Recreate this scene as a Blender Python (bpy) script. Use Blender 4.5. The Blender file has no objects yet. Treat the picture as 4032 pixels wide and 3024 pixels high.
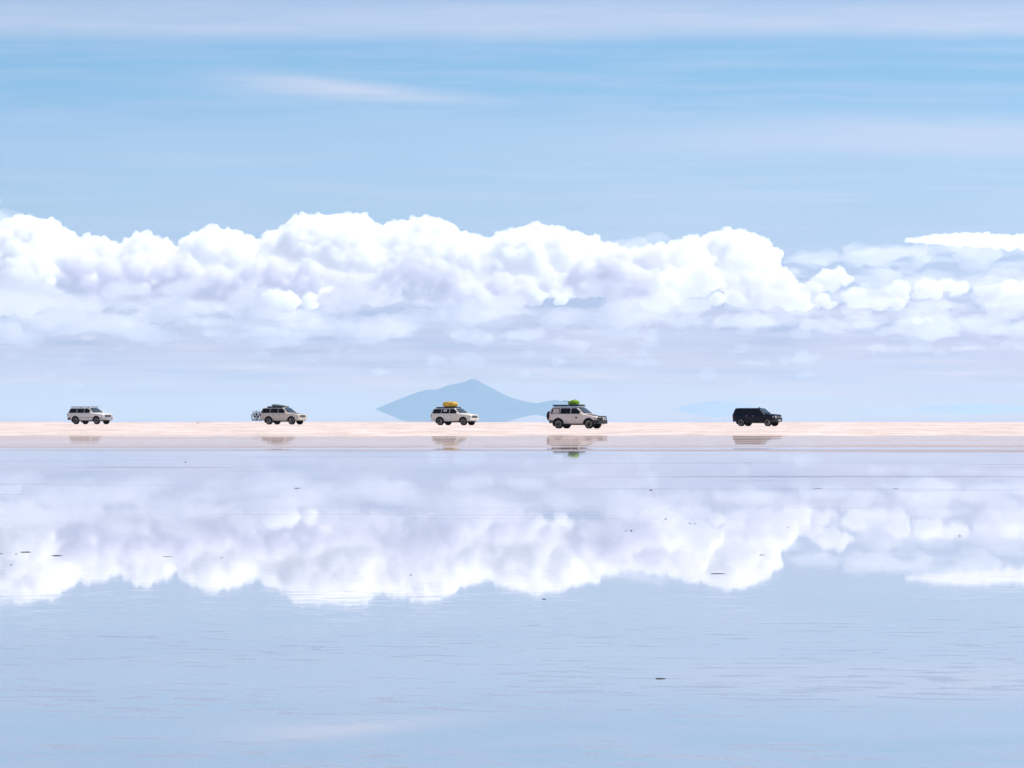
import bpy, bmesh, math, random
import numpy as np
from mathutils import Vector, Matrix, noise

# ---------------------------------------------------------------- camera, world, sun, exposure
scene = bpy.context.scene
COL = scene.collection
F = 22400.0            # focal length in photo pixels (200 mm on a 36 mm sensor, 4032 px wide)
H = 1.70               # eye height
HY = 1610.0            # photo row of the flat horizon

cam_d = bpy.data.cameras.new('camera')
cam = bpy.data.objects.new('camera', cam_d)
COL.objects.link(cam)
cam_d.lens = 200.0
cam_d.sensor_width = 36.0
cam_d.clip_start = 0.5
cam_d.clip_end = 300000.0
cam.location = (0, 0, H)
cam.rotation_euler = (math.radians(90) + math.atan((HY - 1512.0) / F), 0, 0)
scene.camera = cam

EXPOSURE = 0.6
SUN_EL, SUN_AZ = math.radians(60), math.radians(60)      # azimuth from the view direction towards the right
sun_dir = Vector((math.sin(SUN_AZ) * math.cos(SUN_EL), math.cos(SUN_AZ) * math.cos(SUN_EL), math.sin(SUN_EL)))
sl = bpy.data.lights.new('sun', 'SUN')
sl.energy = 3.7
sl.angle = math.radians(0.5)
sl.color = (1.0, 0.945, 0.88)
so = bpy.data.objects.new('sun', sl)
COL.objects.link(so)
so.rotation_euler = (-sun_dir).to_track_quat('-Z', 'Y').to_euler()

scene.view_settings.view_transform = 'Standard'
scene.view_settings.look = 'None'
scene.view_settings.exposure = EXPOSURE
scene.view_settings.gamma = 1.0
scene.view_settings.use_curve_mapping = False
cy = scene.cycles
cy.use_denoising = True
cy.max_bounces = 48
cy.diffuse_bounces = 3
cy.glossy_bounces = 4
cy.transmission_bounces = 4
cy.volume_bounces = 40
cy.transparent_max_bounces = 128
cy.sample_clamp_indirect = 8.0


def srgb(r, g, b):
    def f(c):
        c /= 255.0
        return c / 12.92 if c <= 0.04045 else ((c + 0.055) / 1.055) ** 2.4
    return (f(r), f(g), f(b), 1.0)


class NT:
    """small helper to wire shader nodes"""
    def __init__(self, tree):
        self.t = tree
        tree.nodes.clear()

    def n(self, typ, **kw):
        nd = self.t.nodes.new(typ)
        for k, v in kw.items():
            setattr(nd, k, v)
        return nd

    def link(self, a, b):
        self.t.links.new(a, b)

    def put(self, sock, v):
        if isinstance(v, bpy.types.NodeSocket):
            self.link(v, sock)
        else:
            sock.default_value = v

    def math(self, op, a, b=0.0, c=0.0, clamp=False):
        m = self.n('ShaderNodeMath', operation=op, use_clamp=clamp)
        for i, v in enumerate((a, b, c)):
            self.put(m.inputs[i], v)
        return m.outputs[0]

    def maprange(self, v, a, b, c=0.0, d=1.0, smooth=False):
        m = self.n('ShaderNodeMapRange')
        m.interpolation_type = 'SMOOTHSTEP' if smooth else 'LINEAR'
        self.put(m.inputs[0], v)
        for i, x in enumerate((a, b, c, d)):
            self.put(m.inputs[i + 1], x)
        return m.outputs[0]

    def mix(self, fac, a, b, blend='MIX'):
        m = self.n('ShaderNodeMix', data_type='RGBA', blend_type=blend)
        self.put(m.inputs[0], fac)
        self.put(m.inputs[6], a)
        self.put(m.inputs[7], b)
        return m.outputs[2]

    def xyz(self, x, y, z=0.0):
        c = self.n('ShaderNodeCombineXYZ')
        for i, v in enumerate((x, y, z)):
            self.put(c.inputs[i], v)
        return c.outputs[0]

    def noise(self, vec, scale=1.0, detail=3.0, rough=0.5, dist=0.0):
        m = self.n('ShaderNodeTexNoise')
        m.inputs['Scale'].default_value = scale
        m.inputs['Detail'].default_value = detail
        m.inputs['Roughness'].default_value = rough
        m.inputs['Distortion'].default_value = dist
        self.link(vec, m.inputs['Vector'])
        return m.outputs[0]

    def ramp(self, v, stops, interp='LINEAR'):
        r = self.n('ShaderNodeValToRGB')
        cr = r.color_ramp
        cr.interpolation = interp
        while len(cr.elements) < len(stops):
            cr.elements.new(0.5)
        for e, (p, c) in zip(cr.elements, stops):
            e.position = p
            e.color = c
        self.put(r.inputs[0], v)
        return r.outputs[0]


# ---- the sky: Nishita overhead, pale veils of cirrus and far stratus low over the horizon
world = bpy.data.worlds.new('World')
scene.world = world
world.use_nodes = True
w = NT(world.node_tree)
sky = w.n('ShaderNodeTexSky', sky_type='NISHITA')
sky.sun_disc = False
sky.sun_elevation = SUN_EL
sky.sun_rotation = SUN_AZ
sky.altitude = 3650.0
sky.air_density = 1.0
sky.dust_density = 0.6
sky.ozone_density = 1.5
tc = w.n('ShaderNodeTexCoord')
sep = w.n('ShaderNodeSeparateXYZ')
w.link(tc.outputs['Generated'], sep.inputs[0])
sx, sz = sep.outputs[0], sep.outputs[2]
el = w.math('ABSOLUTE', sz)                       # the haze below the horizon mirrors the one above


def zrow(py):
    return (HY - py) / F


ZMAX = 0.16
wob = w.noise(w.xyz(w.math('MULTIPLY', sx, 14.0), w.math('MULTIPLY', el, 60.0)), 1.0, 3.0)
elw = w.math('ADD', el, w.math('MULTIPLY', w.math('SUBTRACT', wob, 0.5), w.maprange(el, 0.012, 0.035, 0.0, 0.004)))
HAZE_L = 1.23                                   # optical depth of the hazy air along the flat
HAZE_A = (0.58, 0.873, 1.25)                   # its glow in full thickness


def clear(py, c):
    """the clear sky that shows as colour c once seen through the hazy air"""
    t = HAZE_L * min(1.0, 0.00416 / max(1e-6, zrow(py)))
    T = math.exp(-t)
    return tuple(max(0.02, (v - a * (1 - T)) / T) for v, a in zip(srgb(*c)[:3], HAZE_A)) + (1.0,)


base = w.ramp(w.math('DIVIDE', elw, ZMAX), [(zrow(p) / ZMAX, clear(p, c)) for p, c in [
    (1610, (206, 224, 247)), (1520, (207, 222, 247)), (1470, (205, 219, 245)), (1420, (203, 216, 243)), (1340, (200, 213, 242)), (1250, (197, 211, 240)),
    (1120, (190, 210, 241)), (980, (184, 211, 242)), (830, (179, 211, 241)), (640, (175, 209, 242)), (480, (163, 204, 240)),
    (300, (148, 197, 236)), (180, (147, 195, 236)), (0, (150, 190, 232)), (-700, (120, 168, 223))]] +
    [(1.0, srgb(108, 156, 215))])


def band(y0, y1, y2, y3, amt):
    """a veil that fades in between rows y0-y1 and out between y2-y3"""
    a = w.maprange(elw, zrow(y3), zrow(y2), 0.0, 1.0, True)
    b = w.maprange(elw, zrow(y0), zrow(y1), 0.0, 1.0, True)
    return w.math('MULTIPLY', w.math('MULTIPLY', a, b), amt)


streak = w.noise(w.xyz(w.math('MULTIPLY', sx, 22.0), w.math('MULTIPLY', elw, 420.0)), 1.0, 5.0, 0.55)
streak = w.maprange(streak, 0.38, 0.68, 0.0, 1.0, True)
fine = w.noise(w.xyz(w.math('MULTIPLY', sx, 45.0), w.math('MULTIPLY', elw, 700.0), 3.3), 1.0, 4.0, 0.6)
veil_c = srgb(205, 217, 241)
veil = band(-90, 95, 105, 195, w.math('ADD', 0.34, w.math('MULTIPLY', fine, 0.62)))
right = w.maprange(sx, -0.03, 0.09, 0.15, 1.0, True)
veil = w.math('MAXIMUM', veil, w.math('MULTIPLY', band(400, 540, 570, 660, w.math('ADD', 0.34, w.math('MULTIPLY', fine, 0.6))), right))
veil = w.math('MAXIMUM', veil, w.math('MULTIPLY', band(690, 760, 800, 860, 0.6), w.math('MULTIPLY', streak, right)))
# the long feathered lens of cirrus left of the middle
u = w.math('SUBTRACT', sx, -0.0275)
zc = w.math('SUBTRACT', w.math('SUBTRACT', el, 0.0557), w.math('MULTIPLY', u, -0.07))
zc = w.math('ADD', zc, w.math('MULTIPLY', w.math('SUBTRACT', wob, 0.5), 0.0055))
thick = w.maprange(u, -0.022, 0.026, 0.0030, 0.0011)
q = w.math('ADD', w.math('POWER', w.math('DIVIDE', w.math('ABSOLUTE', u), 0.0235), 2.0),
           w.math('POWER', w.math('DIVIDE', w.math('ABSOLUTE', zc), thick), 2.0))
lens = w.math('MULTIPLY', w.math('POWER', 2.71828, w.math('MULTIPLY', q, -1.0)), w.math('ADD', 0.12, w.math('MULTIPLY', fine, 1.4)))
veil = w.math('MAXIMUM', veil, lens)
veil = w.math('MAXIMUM', veil, w.math('MULTIPLY', streak, 0.22), clamp=True)
c1 = w.mix(veil, base, veil_c)
# low layers of stratus beneath the cumulus
lowm = w.math('MULTIPLY', w.maprange(el, zrow(1600), zrow(1480), 0.0, 1.0, True), w.maprange(el, zrow(1230), zrow(1000), 1.0, 0.0, True))
lay = w.noise(w.xyz(w.math('MULTIPLY', sx, 30.0), w.math('MULTIPLY', elw, 520.0), 7.1), 1.0, 5.0, 0.55)
lowf = w.math('MULTIPLY', lowm, w.maprange(lay, 0.36, 0.50, 1.0, 0.0, True))
c1 = w.mix(lowf, c1, w.mix(1.0, c1, (0.80, 0.85, 0.91, 1), 'MULTIPLY'))
lowf = w.math('MULTIPLY', lowm, w.maprange(lay, 0.52, 0.70, 0.0, 1.0, True))
c1 = w.mix(lowf, c1, w.mix(1.0, c1, (1.24, 1.19, 1.13, 1), 'MULTIPLY'))
# brighter towards the sun's side
c1 = w.mix(w.maprange(sx, -0.10, 0.10, 0.0, 1.0), w.mix(1.0, c1, (0.93, 0.94, 0.95, 1), 'MULTIPLY'), w.mix(1.0, c1, (1.10, 1.06, 1.05, 1), 'MULTIPLY'))
k0 = 10.0 / 2 ** EXPOSURE
c1 = w.mix(1.0, c1, (k0, k0, k0, 1.0), 'MULTIPLY')
allsky = w.mix(w.maprange(el, 0.10, 0.26, 0.0, 1.0, True), c1, sky.outputs[0])
bg = w.n('ShaderNodeBackground')
bg.inputs['Strength'].default_value = 0.1
w.link(allsky, bg.inputs['Color'])
wo = w.n('ShaderNodeOutputWorld')
w.link(bg.outputs[0], wo.inputs['Surface'])


# ---------------------------------------------------------------- helpers
def tag(o, label=None, cat=None, group=None, kind=None):
    if label:
        o['label'] = label
    if cat:
        o['category'] = cat
    if group:
        o['group'] = group
    if kind:
        o['kind'] = kind
    return o


def mesh_obj(name, bm, mat, parent=None, smooth=False):
    me = bpy.data.meshes.new(name)
    bm.normal_update()
    bm.to_mesh(me)
    bm.free()
    if smooth:
        for p in me.polygons:
            p.use_smooth = True
    me.materials.append(mat)
    o = bpy.data.objects.new(name, me)
    COL.objects.link(o)
    if parent:
        o.parent = parent
    return o


def empty(name, loc, rz=0.0, scale=1.0):
    o = bpy.data.objects.new(name, None)
    COL.objects.link(o)
    o.location = loc
    o.rotation_euler = (0, 0, rz)
    o.scale = (scale,) * 3
    o.empty_display_size = 0.3
    return o


def material(name):
    m = bpy.data.materials.new(name)
    m.use_nodes = True
    return m, NT(m.node_tree)


def out(n, surf=None, vol=None):
    o = n.n('ShaderNodeOutputMaterial')
    if surf:
        n.link(surf, o.inputs['Surface'])
    if vol:
        n.link(vol, o.inputs['Volume'])


def bsdf(n, color, rough, metallic=0.0, spec=0.5, normal=None, coat=0.0):
    b = n.n('ShaderNodeBsdfPrincipled')
    n.put(b.inputs['Base Color'], color)
    n.put(b.inputs['Roughness'], rough)
    b.inputs['Metallic'].default_value = metallic
    b.inputs['Specular IOR Level'].default_value = spec
    b.inputs['Coat Weight'].default_value = coat
    if normal is not None:
        n.link(normal, b.inputs['Normal'])
    return b.outputs[0]


def at_ground(px, py):
    """photo pixel on the flat -> world point at z = 0"""
    d = F * H / (py - HY)
    return Vector(((px - 2016.0) * d / F, d, 0.0))


def at_depth(px, py, d):
    return Vector(((px - 2016.0) * d / F, d, H + (HY - py) * d / F))


# ---------------------------------------------------------------- water sheet
def make_water():
    m, n = material('still_water')
    geo = n.n('ShaderNodeNewGeometry')
    s = n.n('ShaderNodeSeparateXYZ')
    n.link(geo.outputs['Position'], s.inputs[0])
    X, Y = s.outputs[0], s.outputs[1]
    ly = n.math('LOGARITHM', n.math('MAXIMUM', Y, 5.0), 2.71828)
    # cat's-paw ripples: long thin patches where a breath of wind roughens the mirror
    v1 = n.xyz(n.math('ADD', n.math('MULTIPLY', X, 1.9), n.math('MULTIPLY', Y, 0.2)), n.math('ADD', n.math('MULTIPLY', Y, 2.7), n.math('MULTIPLY', X, 0.45)))
    r1 = n.noise(v1, 1.0, 7.0, 0.68, 0.4)
    v2 = n.xyz(n.math('MULTIPLY', X, 0.22), n.math('MULTIPLY', Y, 0.25), 4.0)
    r2 = n.noise(v2, 1.0, 3.0, 0.5)
    rip = n.math('MULTIPLY', n.maprange(r1, 0.50, 0.64, 0.0, 1.0, True), n.maprange(r2, 0.33, 0.55, 0.0, 1.0, True))
    near = n.maprange(Y, 60.0, 29.0, 0.03, 0.85, True)
    rip = n.math('MULTIPLY', rip, near)
    grain = n.noise(n.xyz(n.math('MULTIPLY', X, 9.0), n.math('MULTIPLY', Y, 2.2), 9.0), 1.0, 4.0, 0.75)
    # thin salt crust lines breaking the surface farther out
    v3 = n.xyz(n.math('MULTIPLY', X, 0.045), n.math('MULTIPLY', Y, 0.22), 2.0)
    r3 = n.noise(v3, 1.0, 5.0, 0.62, 0.4)
    line = n.math('MULTIPLY', n.maprange(r3, 0.60, 0.66, 0.0, 1.0, True), n.maprange(Y, 70.0, 130.0, 0.0, 1.0, True))
    line = n.math('MULTIPLY', line, n.maprange(Y, 320.0, 380.0, 1.0, 0.0))
    rough = n.math('ADD', 0.010, n.math('MULTIPLY', rip, 0.36))
    rough = n.math('ADD', rough, n.math('MULTIPLY', grain, 0.006))
    g = n.n('ShaderNodeBsdfGlossy')
    g.distribution = 'GGX'
    g.inputs['Color'].default_value = (1.0, 0.975, 0.985, 1)
    n.link(rough, g.inputs['Roughness'])
    d = n.n('ShaderNodeBsdfDiffuse')
    bedn = n.noise(n.xyz(n.math('MULTIPLY', X, 0.25), n.math('MULTIPLY', Y, 0.12), 5.0), 1.0, 4.0, 0.6)
    bed = n.mix(bedn, (0.27, 0.295, 0.345, 1), (0.39, 0.405, 0.45, 1))
    bed = n.mix(line, bed, (0.142, 0.135, 0.156, 1))
    n.link(bed, d.inputs['Color'])
    fr = n.n('ShaderNodeFresnel')
    fr.inputs['IOR'].default_value = 1.33
    fac = n.math('MULTIPLY', fr.outputs[0], n.math('SUBTRACT', 1.0, n.math('MULTIPLY', rip, 0.28)))
    fac = n.math('MULTIPLY', fac, n.math('SUBTRACT', 1.0, n.math('MULTIPLY', line, 0.30)))
    fac = n.math('MULTIPLY', fac, n.math('SUBTRACT', 1.0, n.math('MULTIPLY', grain, n.maprange(Y, 40.0, 300.0, 0.24, 0.0))))
    far = n.maprange(Y, 650.0, 1200.0, 0.0, 1.0, True)
    fac = n.math('MAXIMUM', fac, far)
    n.link(n.mix(far, (1.0, 0.975, 0.985, 1), (1, 1, 1, 1)), g.inputs['Color'])
    n.link(n.math('MULTIPLY', rough, n.math('SUBTRACT', 1.0, far)), g.inputs['Roughness'])
    mx = n.n('ShaderNodeMixShader')
    n.link(fac, mx.inputs[0])
    n.link(d.outputs[0], mx.inputs[1])
    n.link(g.outputs[0], mx.inputs[2])
    out(n, mx.outputs[0])
    bm = bmesh.new()
    ys = [-60.0, -20.0, 4.0]
    while ys[-1] < 130000:
        ys.append(ys[-1] * 1.09 + 1.0)
    nx = 24
    rows = []
    for y in ys:
        half = max(80.0, abs(y) * 0.35)
        rows.append([bm.verts.new((half * (2 * i / nx - 1), y, 0.0)) for i in range(nx + 1)])
    for a, b in zip(rows, rows[1:]):
        for i in range(nx):
            bm.faces.new((a[i], a[i + 1], b[i + 1], b[i]))
    return tag(mesh_obj('water', bm, m), 'shallow still water mirroring clouds and sky over the salt', None, None, 'structure')


# ---------------------------------------------------------------- dry and damp salt
def make_salt():
    m, n = material('salt_crust')
    geo = n.n('ShaderNodeNewGeometry')
    s = n.n('ShaderNodeSeparateXYZ')
    n.link(geo.outputs['Position'], s.inputs[0])
    X, Y = s.outputs[0], s.outputs[1]
    e = n.noise(n.xyz(n.math('MULTIPLY', X, 0.05), n.math('MULTIPLY', Y, 0.05), 1.0), 1.0, 5.0, 0.6)
    e2 = n.noise(n.xyz(n.math('MULTIPLY', X, 0.25), n.math('MULTIPLY', Y, 0.04), 3.0), 1.0, 4.0, 0.65)
    Yw = n.math('ADD', Y, n.math('MULTIPLY', n.math('SUBTRACT', e, 0.5), 70.0))
    Yw = n.math('ADD', Yw, n.math('MULTIPLY', n.math('SUBTRACT', e2, 0.5), 55.0))
    wet = n.maprange(Yw, 338.0, 372.0, 1.0, 0.0, True)
    st = n.noise(n.xyz(n.math('MULTIPLY', X, 0.010), n.math('MULTIPLY', Y, 0.085), 6.0), 1.0, 6.0, 0.68)
    st2 = n.noise(n.xyz(n.math('MULTIPLY', X, 0.8), n.math('MULTIPLY', Y, 0.12), 8.0), 1.0, 6.0, 0.8)
    dryc = n.mix(n.maprange(st2, 0.3, 0.7), (0.40, 0.325, 0.29, 1), (0.70, 0.585, 0.53, 1))
    patch = n.noise(n.xyz(n.math('MULTIPLY', X, 0.22), n.math('MULTIPLY', Y, 0.03), 12.0), 1.0, 6.0, 0.75)
    dryc = n.mix(n.maprange(patch, 0.45, 0.66, 0.0, 0.75), dryc, (0.76, 0.68, 0.65, 1))
    dryc = n.mix(n.maprange(patch, 0.45, 0.30, 0.0, 0.5), dryc, (0.42, 0.33, 0.29, 1))
    dryc = n.mix(n.maprange(st, 0.55, 0.72, 0.0, 0.35), dryc, (0.355, 0.298, 0.284, 1))
    dampc = n.mix(n.maprange(st, 0.40, 0.62), (0.511, 0.419, 0.383, 1), (0.355, 0.291, 0.284, 1))
    dampc = n.mix(n.maprange(st2, 0.35, 0.7, 0.0, 0.5), dampc, (0.596, 0.483, 0.447, 1))
    # dark soaked rim towards the water
    rim = n.math('MULTIPLY', n.maprange(Y, 285.0, 235.0, 0.0, 1.0, True), n.maprange(st, 0.40, 0.60, 0.45, 1.0))
    dampc = n.mix(n.math('MULTIPLY', rim, 0.5), dampc, (0.213, 0.185, 0.206, 1))
    col = n.mix(wet, dryc, dampc)
    bump = n.n('ShaderNodeBump')
    bump.inputs['Strength'].default_value = 0.4
    bump.inputs['Distance'].default_value = 0.02
    n.link(st2, bump.inputs['Height'])
    d = n.n('ShaderNodeBsdfDiffuse')
    n.link(col, d.inputs['Color'])
    n.link(bump.outputs[0], d.inputs['Normal'])
    g = n.n('ShaderNodeBsdfGlossy')
    g.inputs['Color'].default_value = (0.93, 0.91, 0.92, 1)
    g.inputs['Roughness'].default_value = 0.012
    gl = n.math('MULTIPLY', wet, n.maprange(st, 0.40, 0.58, 0.80, 0.16, True))
    mx = n.n('ShaderNodeMixShader')
    n.link(gl, mx.inputs[0])
    n.link(d.outputs[0], mx.inputs[1])
    n.link(g.outputs[0], mx.inputs[2])
    out(n, mx.outputs[0])

    def hgt(x, y):
        up = 0.006 + 0.012 * max(0.0, min(1.0, (y - 350.0) / 120.0))
        f0 = min(1.0, max(-1.0, (y - 224.0) / 34.0))
        f1 = min(1.0, max(-1.0, (732.0 - y) / 70.0))
        nz = noise.fractal(Vector((x * 0.02, y * 0.09, 0.7)), 1.0, 2.0, 4)
        nz2 = noise.fractal(Vector((x * 0.15, y * 0.15, 4.7)), 1.0, 2.0, 3)
        k = min(f0, f1)
        return up * k + (0.009 if y < 600 else 0.012) * nz * (1.0 if k < 1 else 0.4) + 0.002 * nz2 * (1.0 if k < 1 else 0.5) + (0.004 if k >= 1 else 0.0)

    bm = bmesh.new()
    ys = [206 + 2.5 * i for i in range(236)]
    xs = [-260 + 2.0 * i for i in range(261)]
    rows = [[bm.verts.new((x, y, hgt(x, y))) for x in xs] for y in ys]
    for a, b in zip(rows, rows[1:]):
        for i in range(len(xs) - 1):
            bm.faces.new((a[i], a[i + 1], b[i + 1], b[i]))
    o = tag(mesh_obj('salt_flat', bm, m, None, True), 'pale pink strip of salt crust, damp along its near edge', None, None, 'structure')
    return hgt


make_water()
salt_height = make_salt()


# ---------------------------------------------------------------- far mountains
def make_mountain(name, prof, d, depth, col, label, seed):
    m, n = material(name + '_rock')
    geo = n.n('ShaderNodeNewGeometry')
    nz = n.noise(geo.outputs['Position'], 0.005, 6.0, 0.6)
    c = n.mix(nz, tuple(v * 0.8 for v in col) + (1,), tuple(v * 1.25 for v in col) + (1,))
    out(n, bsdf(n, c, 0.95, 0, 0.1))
    bm = bmesh.new()
    px0, px1 = prof[0][0], prof[-1][0]
    NX, NY = 240, 40
    rows = []
    for j in range(NY + 1):
        v = j / NY
        row = []
        for i in range(NX + 1):
            px = px0 + (px1 - px0) * i / NX
            for (ax, ay), (bx, by) in zip(prof, prof[1:]):
                if ax <= px <= bx:
                    t = (px - ax) / (bx - ax)
                    y = ay + (by - ay) * t
                    break
            h = max(0.0, (HY - y)) * d / F
            k = (1 - abs(2 * v - 1)) ** 1.15
            x = (px - 2016) * d / F
            yy = d + depth * (v - 0.5) * (0.35 + 0.65 * min(1.0, h / 130.0))
            nzv = noise.fractal(Vector((x * 0.0028, yy * 0.0019, seed)), 1.0, 2.0, 5)
            ridge = h * k + nzv * 15.0 * (k * (1 - k) * 4 + 0.22 * k) * min(1.0, h / 90.0)
            row.append(bm.verts.new((x, yy, ridge - 1.5)))
        rows.append(row)
    for a, b in zip(rows, rows[1:]):
        for i in range(NX):
            bm.faces.new((a[i], a[i + 1], b[i + 1], b[i]))
    return tag(mesh_obj(name, bm, m, None, True), label, None, None, 'structure')


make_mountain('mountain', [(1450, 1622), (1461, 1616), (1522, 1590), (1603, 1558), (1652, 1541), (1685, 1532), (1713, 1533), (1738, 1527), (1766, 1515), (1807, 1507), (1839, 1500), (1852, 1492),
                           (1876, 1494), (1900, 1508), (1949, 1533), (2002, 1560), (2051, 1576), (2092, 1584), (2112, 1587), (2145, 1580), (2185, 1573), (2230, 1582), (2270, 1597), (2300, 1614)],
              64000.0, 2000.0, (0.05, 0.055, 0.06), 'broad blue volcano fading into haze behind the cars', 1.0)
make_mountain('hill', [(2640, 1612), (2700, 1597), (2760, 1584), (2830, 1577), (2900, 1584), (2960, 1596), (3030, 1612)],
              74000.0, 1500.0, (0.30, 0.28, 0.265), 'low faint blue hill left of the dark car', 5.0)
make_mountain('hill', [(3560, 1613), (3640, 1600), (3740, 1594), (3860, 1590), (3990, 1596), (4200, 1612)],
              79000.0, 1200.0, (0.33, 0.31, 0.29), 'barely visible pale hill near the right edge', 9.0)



# ---------------------------------------------------------------- the air between here and the far hills
def make_haze():
    m, n = material('haze_air')
    v = n.n('ShaderNodeVolumePrincipled')
    v.inputs['Color'].default_value = (0.54, 0.78, 1.0, 1)
    v.inputs['Density'].default_value = 1.5e-5
    v.inputs['Density Attribute'].default_value = ''
    v.inputs['Anisotropy'].default_value = 0.0
    out(n, None, v.outputs[0])
    bm = bmesh.new()
    bmesh.ops.create_cube(bm, size=1.0)
    bm.transform(Matrix.Translation((0, 40800, 171.0)) @ Matrix.Diagonal((60000, 82400, 344, 1)))
    tag(mesh_obj('haze', bm, m), None, None, None, 'stuff')


make_haze()


# ---------------------------------------------------------------- vehicles
def paint(name, col, dust, dcol, rough=0.35, spec=0.5, coat=0.3):
    """car paint under a film of dried salt and dust that is thicker low down"""
    m, n = material(name)
    tcx = n.n('ShaderNodeTexCoord')
    s = n.n('ShaderNodeSeparateXYZ')
    n.link(tcx.outputs['Object'], s.inputs[0])
    nz = n.noise(tcx.outputs['Object'], 2.2, 6.0, 0.65)
    low = n.maprange(s.outputs[2], 0.35, 1.15, 1.0, 0.25)
    f = n.math('MULTIPLY', n.math('MULTIPLY', n.maprange(nz, 0.32, 0.66), low), dust)
    c = n.mix(f, col + (1,), dcol + (1,))
    r = n.math('ADD', rough, n.math('MULTIPLY', f, 0.4))
    out(n, bsdf(n, c, r, 0, spec, None, coat))
    return m


def plain(name, col, rough=0.5, metallic=0.0, spec=0.5, vary=0.25, scale=9.0):
    m, n = material(name)
    tcx = n.n('ShaderNodeTexCoord')
    nz = n.noise(tcx.outputs['Object'], scale, 4.0, 0.6)
    c = n.mix(nz, tuple(v * (1 - vary) for v in col) + (1,), tuple(min(1, v * (1 + vary)) for v in col) + (1,))
    out(n, bsdf(n, c, rough, metallic, spec))
    return m


M = dict(
    white=paint('white_paint', (0.86, 0.80, 0.72), 0.45, (0.56, 0.46, 0.38)),
    cream=paint('cream_paint', (0.70, 0.62, 0.51), 0.8, (0.42, 0.34, 0.26)),
    ivory=paint('ivory_paint', (0.84, 0.78, 0.66), 0.55, (0.52, 0.44, 0.34)),
    pearl=paint('dusty_white_paint', (0.82, 0.71, 0.63), 0.8, (0.50, 0.39, 0.32)),
    navy=paint('navy_paint', (0.003, 0.003, 0.016), 0.15, (0.02, 0.02, 0.035), 0.35, 0.2, 0.0),
    rubber=plain('tyre_rubber', (0.009, 0.008, 0.008), 0.85, 0, 0.2),
    black=plain('black_plastic', (0.012, 0.012, 0.014), 0.55),
    steel=plain('rack_steel', (0.035, 0.037, 0.042), 0.45, 0.3),
    alloy=plain('wheel_alloy', (0.62, 0.53, 0.48), 0.5, 0.15),
    tanalloy=plain('dusty_wheel_alloy', (0.66, 0.57, 0.42), 0.6, 0.1),
    silver=plain('silver_trim', (0.45, 0.44, 0.44), 0.35, 0.6),
    glass=plain('tinted_glass', (0.010, 0.008, 0.011), 0.06, 0, 0.22),
    screen=plain('windscreen_glass', (0.045, 0.058, 0.065), 0.05, 0, 0.5),
    lamp=plain('lamp_lens', (0.55, 0.54, 0.52), 0.12, 0.1, 0.6),
    red=plain('tail_lens', (0.22, 0.03, 0.025), 0.2),
    amber=plain('indicator_lens', (0.5, 0.22, 0.05), 0.2),
    plate=plain('number_plate', (0.55, 0.55, 0.52), 0.5),
    curtain=plain('curtain_cloth', (0.60, 0.50, 0.44), 0.9),
    paper=plain('white_paper', (0.62, 0.62, 0.64), 0.8),
    darkpanel=plain('dusty_dark_panel', (0.10, 0.09, 0.085), 0.5),
    hoodgrey=plain('grey_bonnet_cover', (0.13, 0.13, 0.14), 0.5),
    yellow=plain('yellow_tarpaulin', (0.84, 0.49, 0.05), 0.6, 0, 0.4, 0.3, 5.0),
    green=plain('green_cloth', (0.20, 0.38, 0.02), 0.8, 0, 0.3, 0.5, 5.0),
    tarp=plain('grey_green_canvas', (0.14, 0.19, 0.19), 0.8, 0, 0.3, 0.3, 4.0),
    rope=plain('dark_rope', (0.05, 0.045, 0.04), 0.9),
    bikered=plain('dark_red_frame', (0.07, 0.006, 0.010), 0.3),
    bikegrey=plain('grey_frame', (0.022, 0.026, 0.032), 0.45),
    greysalt=plain('grey_salt_mud', (0.26, 0.24, 0.25), 0.9, 0, 0.2, 0.4, 40.0),
    midsalt=plain('damp_salt_mud', (0.13, 0.115, 0.12), 0.9, 0, 0.2, 0.5, 40.0),
    salt=plain('caked_salt_mud', (0.055, 0.045, 0.045), 0.9, 0, 0.2, 0.5, 40.0),
    decal=plain('round_door_decal', (0.13, 0.11, 0.10), 0.5, 0, 0.4, 0.6, 14.0),
)


def box(bm, x0, x1, y0, y1, z0, z1):
    vs = [bm.verts.new((x, y, z)) for z in (z0, z1) for y in (y0, y1) for x in (x0, x1)]
    for f in ((0, 2, 3, 1), (4, 5, 7, 6), (0, 1, 5, 4), (2, 6, 7, 3), (0, 4, 6, 2), (1, 3, 7, 5)):
        bm.faces.new([vs[i] for i in f])


def bevel_all(bm, w, seg=2):
    bmesh.ops.bevel(bm, geom=list(bm.edges), offset=w, segments=seg, affect='EDGES', profile=0.6)


def tube(bm, pts, r, seg=8, closed=False):
    pts = [Vector(p) for p in pts]
    rings = []
    N = len(pts)
    for i, p in enumerate(pts):
        a = pts[(i - 1) % N] if (closed or i > 0) else p
        b = pts[(i + 1) % N] if (closed or i < N - 1) else p
        t = (b - a).normalized()
        u = t.cross(Vector((0, 0, 1)))
        if u.length < 1e-3:
            u = t.cross(Vector((0, 1, 0)))
        u.normalize()
        v = t.cross(u)
        rings.append([bm.verts.new(p + u * r * math.cos(2 * math.pi * k / seg) + v * r * math.sin(2 * math.pi * k / seg)) for k in range(seg)])
    pairs = list(zip(rings, rings[1:])) + ([(rings[-1], rings[0])] if closed else [])
    for a, b in pairs:
        for k in range(seg):
            bm.faces.new((a[k], a[(k + 1) % seg], b[(k + 1) % seg], b[k]))
    if not closed:
        bm.faces.new(rings[0][::-1])
        bm.faces.new(rings[-1])


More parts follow.
